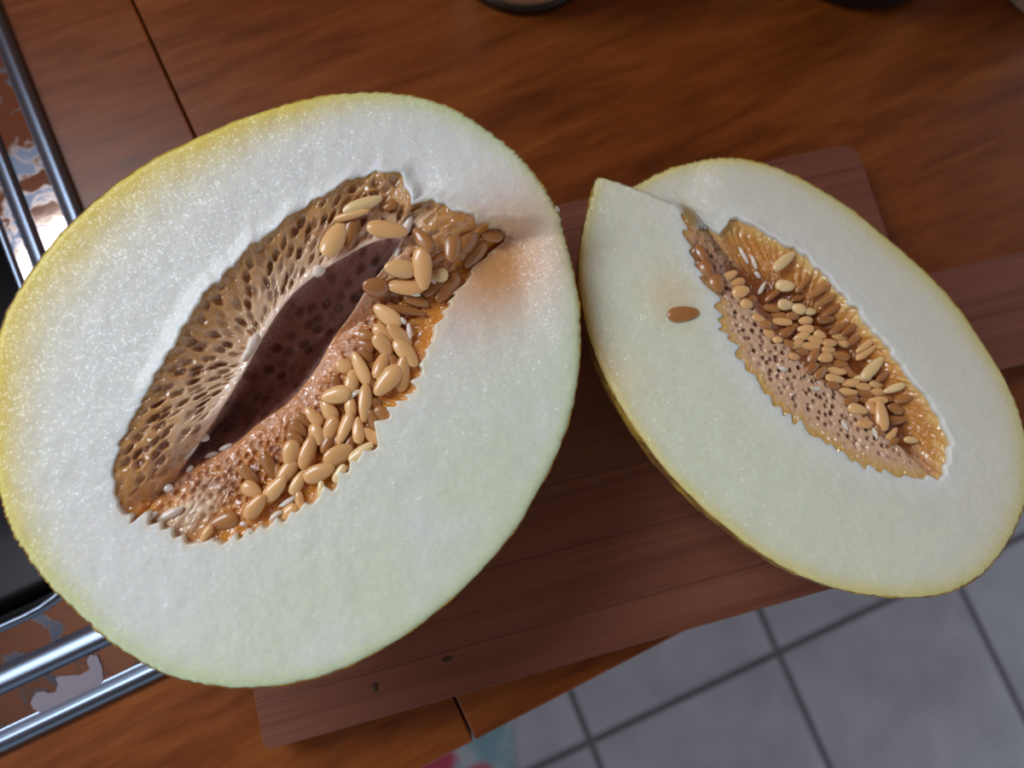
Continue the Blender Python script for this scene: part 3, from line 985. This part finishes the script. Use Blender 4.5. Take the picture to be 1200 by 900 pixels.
def reliefR(U, V, F):
    a, b = F.uv((729, 214)), F.uv((812, 246))
    t = (b - a) / np.linalg.norm(b - a)
    al = (U - a[0]) * t[0] + (V - a[1]) * t[1]
    d = (U - a[0]) * -t[1] + (V - a[1]) * t[0]
    px = F.uv((850, 200)) - a
    sgn = 1.0 if px[0] * -t[1] + px[1] * t[0] > 0 else -1.0
    d = d * sgn + (fbm(al / 0.006, al * 0, 44) - 0.5) * 0.002
    far = np.exp(-(np.maximum(d, 0) / 0.034) ** 2)
    return 0.0040 * sstep(-0.0016, 0.0024, d) * far * (1 - sstep(0.026, 0.046, al)) + 0.0045 * sstep(0.028, 0.085, V)

def flesh_colR(U, V, din, dpu, th, F):
    c = np.broadcast_to(srgb(226, 224, 206), U.shape + (3,)).copy()
    ang = np.arctan2(V, U)
    wide = 0.5 + 0.5 * np.cos(ang - math.radians(60))
    n = (fbm(U / 0.01, V / 0.01, 61) - 0.5) * 0.6
    wid = 0.0035 + 0.0035 * wide
    edge = np.exp(-np.maximum(din / wid + n * 0.5, 0) ** 1.5)
    low = sstep(0.01, -0.06, V) * 0.55 * sstep(0.2, 0.7, fbm(U / 0.03, V / 0.03, 65) + 0.2)
    c = mixc(c, np.broadcast_to(PALEG, c.shape), low)
    yl = mixc(np.broadcast_to(srgb(224, 206, 120), c.shape), np.broadcast_to(srgb(214, 200, 110), c.shape), sstep(0.4, 0.8, wide))
    c = mixc(c, yl, np.clip(edge, 0, 1))
    k = F.uv((705, 440))
    warm = np.exp(-(((U - k[0]) / 0.022) ** 2 + ((V - k[1]) / 0.016) ** 2)) * 0.35  # warm shade cast by the larger half, painted into the flesh
    k = F.uv((790, 350))
    warm = warm + np.exp(-(((U - k[0]) / 0.014) ** 2 + ((V - k[1]) / 0.012) ** 2)) * 0.4
    c = mixc(c, np.broadcast_to(srgb(236, 196, 124), c.shape), np.clip(warm, 0, 1))
    k = F.uv((809, 256))
    k2 = F.uv((800, 236)) - F.uv((816, 276))
    k2 = k2 / np.linalg.norm(k2)
    ca_, cb_ = (U - k[0]) * k2[0] + (V - k[1]) * k2[1], (U - k[0]) * -k2[1] + (V - k[1]) * k2[0]
    c = mixc(c, np.broadcast_to(srgb(206, 156, 74), c.shape), np.clip(1.4 * np.exp(-((ca_ / 0.0075) ** 2 + (cb_ / 0.0030) ** 2)), 0, 1))
    halo = np.exp(-(dpu / 0.009) ** 2) * 0.5 * (1 - np.exp(-((ca_ / 0.009) ** 2 + (cb_ / 0.005) ** 2)))
    return mixc(c, np.broadcast_to(srgb(240, 240, 236), c.shape), halo)

def pulpR_fn(F, U, V, s, th, r_pulp, r_slit, Us, Vs, q, wall, Hedge):
    upr = up_side(th)[None, :]                # upper right side of the trough
    ox, oy = F.place(r_pulp, th)
    arc = np.concatenate([[0], np.cumsum(np.hypot(np.diff(ox), np.diff(oy)))])
    dist = np.hypot(U - ox, V - oy)
    D = wall[None, :] + 0.0030 * s ** 2.0 * (1 - upr) + 0.0065 * s ** 0.8 * upr
    D = D - Hedge[None, :] * (1 - s) ** 3
    fin = fbm(arc / 0.0030 + dist * 40, dist / 0.02, 70, 2)
    rdg = np.abs(np.sin(arc / 0.0046 * math.pi + 5.0 * vnoise(arc / 0.013, dist / 0.010, 71)))
    f1, f2, cid = voronoi(U / 0.0040, V / 0.0034, 73)
    pit = 1 - sstep(0.10, 0.42, f1 + 0.2 * (fbm(U / 0.0013, V / 0.0013, 77, 2) - 0.5))
    zone = sstep(0.12, 0.35, s) * (1 - sstep(0.85, 1.0, s))
    fine = fbm(U / 0.0012, V / 0.0012, 75, 3) - 0.5
    D = D + upr * (0.0018 * vnoise(arc / 0.006, dist / 0.006, 72) * (0.6 - rdg) * sstep(0, 0.15, s) * (1 - 0.7 * s)) + (1 - upr) * 0.0020 * pit * zone * (0.4 + 0.6 * cid) + 0.0010 * fine
    H = -D
    amber, gold, deep = srgb(206, 138, 60), srgb(224, 178, 100), srgb(150, 82, 32)
    web, hole = srgb(222, 180, 144), srgb(122, 66, 34)
    cu = mixc(np.broadcast_to(gold, U.shape + (3,)), np.broadcast_to(amber, U.shape + (3,)), np.clip(sstep(0.0, 0.35, s) + (fin - 0.5), 0, 1))
    cu = mixc(cu, np.broadcast_to(deep, cu.shape), sstep(0.55, 1.0, s) * np.ones_like(U))
    cw = mixc(np.broadcast_to(web, U.shape + (3,)), np.broadcast_to(hole, U.shape + (3,)), np.clip(pit * zone * (0.3 + 0.9 * cid), 0, 1))
    cw = mixc(np.broadcast_to(srgb(216, 172, 98), cw.shape), cw, sstep(0.02, 0.24, s) * np.ones_like(U))
    cw = mixc(cw, np.broadcast_to(deep, cw.shape), sstep(0.85, 1.0, s) * np.ones_like(U))
    c = mixc(cw, cu, np.broadcast_to(upr, U.shape))
    # tight groove at the upper left end
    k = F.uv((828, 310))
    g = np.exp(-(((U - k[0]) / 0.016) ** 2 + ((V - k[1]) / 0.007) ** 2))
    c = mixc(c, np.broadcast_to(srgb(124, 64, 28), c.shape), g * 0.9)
    edgeH = H[-1][None, :]
    f1, f2, cid = voronoi(Us / 0.0038, Vs / 0.003, 83)
    mid = edgeH.mean()
    Hs = edgeH * (1 - q) + (mid - 0.0015) * q + 0.0012 * (0.5 - f1) * q
    cs = mixc(np.broadcast_to(c[-1][None], Us.shape + (3,)), np.broadcast_to(srgb(140, 74, 30), Us.shape + (3,)), q * np.ones_like(Us))
    return H, c, Hs, cs

prmR = dict(ns=1100, nf=80, np=90, nq=24, depth=0.0765, pw=0.80, tooth=0.0078, rag=0.0042, pulp_d=0.0, slit_d=0.006,
            teeth=lambda th: 0.0046 * (1 - up_side(th)) + 0.0014 * up_side(th), relief=reliefR,
            lip=lambda th: 0.0008 * up_side(th), wall=lambda th: 0.0005 + 0.0022 * up_side(th),
            flesh_col=flesh_colR, pulp=pulpR_fn, spine=None, spine_v=0.0)
seedsR = [
    (919, 306, -40, 30, 12, 'p', .003), (920, 335, 8, 21, 13, 'p', .002), (921, 357, 0, 20, 13, 'p', .002), (936, 362, 20, 17, 12, 'p', .002), (950, 365, 0, 13, 9, 'p', .002),
    (916, 377, 5, 24, 10, 'n', .001), (929, 371, 10, 16, 9, 'a', .001), (944, 376, -5, 17, 10, 'n', .002), (904, 361, 5, 20, 10, 'a'), (911, 370, 5, 20, 10, 'a'), (944, 386, 0, 18, 10, 'n', .002),
    (921, 390, -30, 20, 11, 'a', .001), (961, 393, 20, 16, 10, 'n', .002), (939, 395, -15, 18, 10, 'n', .002), (955, 398, 15, 20, 10, 'n', .002), (973, 402, -5, 18, 10, 'n', .002),
    (934, 404, -25, 18, 10, 'n', .001), (949, 406, 5, 24, 10, 'n', .002), (971, 410, 0, 16, 9, 'n', .001), (984, 395, 5, 20, 9, 'n', .001), (987, 402, 20, 18, 9, 'n'),
    (953, 418, -60, 20, 12, 'a', .001), (967, 419, -15, 19, 13, 'n', .002), (983, 426, 10, 20, 10, 'a'), (985, 417, 15, 20, 10, 'a', .001), (952, 431, -30, 18, 11, 'a', .001), (962, 437, -40, 20, 11, 'a', .001),
    (980, 435, 10, 22, 10, 'n', .001), (979, 444, 8, 25, 10, 'n', .002), (993, 434, 50, 22, 10, 'a'), (997, 449, -5, 20, 10, 'n', .002), (1011, 453, 5, 20, 10, 'n', .002), (1011, 443, 0, 19, 8, 'p', .002),
    (1027, 451, 10, 18, 9, 'n', .001), (1023, 431, -45, 34, 13, 'p', .003), (1048, 455, -20, 24, 9, 'p', .002), (1028, 460, 5, 18, 10, 'n', .001), (1011, 461, 10, 24, 9, 'a', .001), (992, 460, 5, 24, 10, 'n', .001),
    (1029, 469, 0, 21, 9, 'n', .002), (997, 470, -20, 20, 11, 'a', .001), (1005, 480, 15, 23, 12, 'n', .001), (1021, 478, 60, 18, 12, 'n', .001), (1033, 487, 85, 36, 15, 'n', .005), (1049, 479, 20, 20, 12, 'a', .001),
    (1049, 493, -5, 22, 11, 'a', .001), (1013, 497, 0, 18, 10, 'n', .001), (1044, 511, -50, 24, 10, 'n', .002), (1068, 516, 5, 18, 8, 'p', .001), (868, 342, -15, 20, 14, 'n', .001), (864, 332, -20, 18, 11, 'n', .001),
    (856, 323, -30, 18, 10, 'n', .001), (875, 357, 10, 15, 12, 'n'), (889, 373, 20, 17, 10, 'n'), (901, 391, 25, 14, 9, 'n'), (911, 398, 10, 12, 8, 'n'), (931, 418, 15, 13, 8, 'n'), (840, 332, 70, 22, 17, 'a', .001),
    (828, 316, 60, 24, 15, 'a', .0005), (822, 297, 65, 24, 12, 'a'), (969, 374, -5, 24, 11, 'a', .001), (985, 384, -30, 28, 9, 'a', .001), (1015, 413, -35, 26, 9, 'n', .001), (1013, 406, -35, 22, 8, 'n', .001),
    (942, 332, -48, 26, 8, 'a', .0015), (960, 340, -32, 32, 9, 'a', .0015), (968, 352, -30, 30, 8, 'a', .0015), (974, 364, -35, 22, 8, 'a', .001), (896, 380, 10, 16, 10, 'a'), (880, 350, 10, 14, 10, 'a'),
    (925, 403, 30, 16, 9, 'a'), (941, 413, 10, 16, 9, 'a'), (968, 428, 20, 16, 9, 'a'), (962, 409, 0, 15, 9, 'a'), (929, 383, 0, 16, 9, 'a'), (955, 386, 10, 14, 8, 'a'), (1016, 469, 15, 18, 9, 'a'), (1038, 466, 25, 16, 9, 'a'),
    (1022, 489, 50, 18, 10, 'a'), (1030, 506, 70, 18, 9, 'a'), (906, 346, -40, 22, 8, 'a', .001), (935, 350, -20, 16, 8, 'a'), (1036, 440, -35, 22, 8, 'a', .001), (1002, 398, -32, 24, 8, 'a', .001), (995, 386, -34, 22, 8, 'a', .001),
    (1060, 468, -20, 20, 8, 'a', .001), (1045, 520, -40, 18, 9, 'a'), (976, 452, 12, 16, 9, 'a'), (988, 452, 20, 14, 9, 'a'), (1000, 440, 20, 16, 8, 'a'), (1015, 436, -20, 16, 8, 'a'),
]
shredsR = [(872, 300, 60, 22, 5, None), (884, 308, 70, 18, 5, None), (888, 322, 50, 10, 5, None), (893, 338, -60, 16, 5, None), (918, 432, 20, 12, 6, None), (955, 455, 10, 14, 6, None), (990, 498, 60, 14, 5, None), (1026, 508, 70, 14, 5, None)]
build_melon(FR, melon_r, outR, pulpR, slitR, prmR, seedsR, shredsR)

# one seed astray on the cut face
loose = seed_object('a', None)
loose.name = 'melon_seed'
p = FR.hit((801, 368), -0.0004)
X = FR.hit((820, 366), 0) - FR.hit((782, 370), 0)
L = np.linalg.norm(X)
X /= L
Y = np.cross(FR.n, X)
Wd = np.linalg.norm(FR.hit((801, 377), 0) - FR.hit((801, 359), 0))
Zv = FR.n * 0.003
loose.matrix_world = Matrix(((X[0] * L, Y[0] * Wd, Zv[0], p[0]), (X[1] * L, Y[1] * Wd, Zv[1], p[1]), (X[2] * L, Y[2] * Wd, Zv[2], p[2]), (0, 0, 0, 1)))
loose['label'] = 'single brown seed lying apart on the pale cut face of the smaller melon half'
loose['category'] = 'seed'

# ---------------------------------------------------------------- things at the back of the worktop
jc = at_z((611, 19), TOP)
jr = 0.048
dirb = np.array([0.42, 0.90])
jar = empty('storage_jar', (jc[0] + dirb[0] * jr, jc[1] + dirb[1] * jr, TOP), 'pale tan jar on a dark base at the back of the worktop', 'jar')
bm = bmesh.new()
lathe(bm, [(0, 0), (jr - 0.001, 0.0), (jr, 0.002), (jr, 0.006), (jr - 0.001, 0.0075), (0, 0.0075)], 64)
link('base', bm_mesh('jar_base', bm, True), solid('dark_base', srgb(38, 28, 22), 0.35), jar)
bm = bmesh.new()
lathe(bm, [(0, 0.0075), (jr - 0.002, 0.0075), (jr - 0.001, 0.012), (jr - 0.001, 0.085), (jr - 0.006, 0.095), (0, 0.096)], 64)
link('body', bm_mesh('jar_body', bm, True), solid('tan_ceramic', srgb(196, 156, 120), 0.35), jar)

pc = at_z((1007, 16), TOP)
pr = 0.075
pot = empty('black_pot', (pc[0] + 0.45 * pr, pc[1] + 0.9 * pr, TOP), 'black round pot at the back of the worktop above the smaller melon half', 'pot')
bm = bmesh.new()
lathe(bm, [(0, 0), (pr - 0.006, 0.0), (pr - 0.001, 0.003), (pr, 0.008), (pr, 0.09), (pr - 0.002, 0.092), (pr - 0.004, 0.09), (pr - 0.004, 0.012), (0, 0.008)], 64)
link('body', bm_mesh('pot_body', bm, True), solid('black_enamel', srgb(16, 14, 14), 0.45), pot)
bm = bmesh.new()
lathe(bm, [(0, 0.0925), (pr - 0.001, 0.0925), (pr, 0.095), (pr - 0.01, 0.102), (0.012, 0.108), (0.010, 0.120), (0, 0.122)], 64)
link('lid', bm_mesh('pot_lid', bm, True), solid('black_enamel_lid', srgb(16, 14, 14), 0.4), pot)

cc = at_z((1192, 14), TOP)
cr_ = 0.03
can = empty('beige_pot', (cc[0] + 0.9 * cr_, cc[1] + 0.43 * cr_, TOP), 'beige pot cut off by the corner of the view, right of the black pot', 'pot')
bm = bmesh.new()
lathe(bm, [(0, 0), (cr_ - 0.002, 0.0), (cr_, 0.004), (cr_, 0.07), (cr_ - 0.003, 0.074), (0, 0.075)], 48)
link('body', bm_mesh('beige_pot_body', bm, True), solid('beige_ceramic', srgb(170, 140, 116), 0.5), can)

# ---------------------------------------------------------------- floral cloth on the floor
t = NT('floral_fabric')
v = t.coords()
vo = t.n('ShaderNodeTexVoronoi', feature='F1')
vo.inputs['Scale'].default_value = 13.0
nz = t.n('ShaderNodeTexNoise')
nz.inputs['Scale'].default_value = 14.0
t.l(v, nz.inputs['Vector'])
dv = t.n('ShaderNodeVectorMath', operation='MULTIPLY_ADD')
t.l(nz.outputs['Color'], dv.inputs[0])
dv.inputs[1].default_value = (0.05, 0.05, 0.05)
t.l(v, dv.inputs[2])
t.l(dv.outputs[0], vo.inputs['Vector'])
sep = t.n('ShaderNodeSeparateColor')
t.l(vo.outputs['Color'], sep.inputs[0])
fl = t.ramp(sep.outputs[0], [(0.30, srgb(176, 60, 84)), (0.5, srgb(214, 170, 170)), (0.7, srgb(90, 30, 40))])
for e in fl.node.color_ramp.elements:
    pass
fl.node.color_ramp.interpolation = 'CONSTANT'
msk = t.ramp(vo.outputs['Distance'], [(0.42, (1, 1, 1)), (0.55, (0, 0, 0))])
bgc = t.ramp(t.noise(v, 22, 3), [(0.4, srgb(120, 150, 158)), (0.6, srgb(166, 172, 176))])
t.base(t.mix(msk, bgc, fl))
t.set(Roughness=0.9)
m_floral = t.m
c0, c1 = at_z((600, 830), 0.0), at_z((603, 905), 0.0)
cl = bpy.data.objects
nx, ny = 40, 60
gx = np.linspace(-0.34, 0.0, nx)[None, :]
gy = np.linspace(-0.50, 0.03, ny)[:, None]
lean = (c1[0] - c0[0]) / (c1[1] - c0[1])
X_ = gx + lean * gy + 0 * gy
Y_ = gy + 0 * gx
Z_ = 0.004 + 0.012 * fbm(X_ / 0.06, Y_ / 0.09, 91, 3) * sstep(0, 0.05, -gx) + 0 * X_
top_ = np.stack([X_, Y_, Z_], -1)
me = grid_mesh('floral_cloth', top_, wrap=False)
cloth = link('floral_cloth', me, m_floral)
cloth.location = (c0[0], c0[1], 0.0)
sm = cloth.modifiers.new('thickness', 'SOLIDIFY')
sm.thickness = 0.003
cloth['label'] = 'floral cloth in red, pink and grey-blue lying on the floor tiles below the worktop edge'
cloth['category'] = 'cloth'
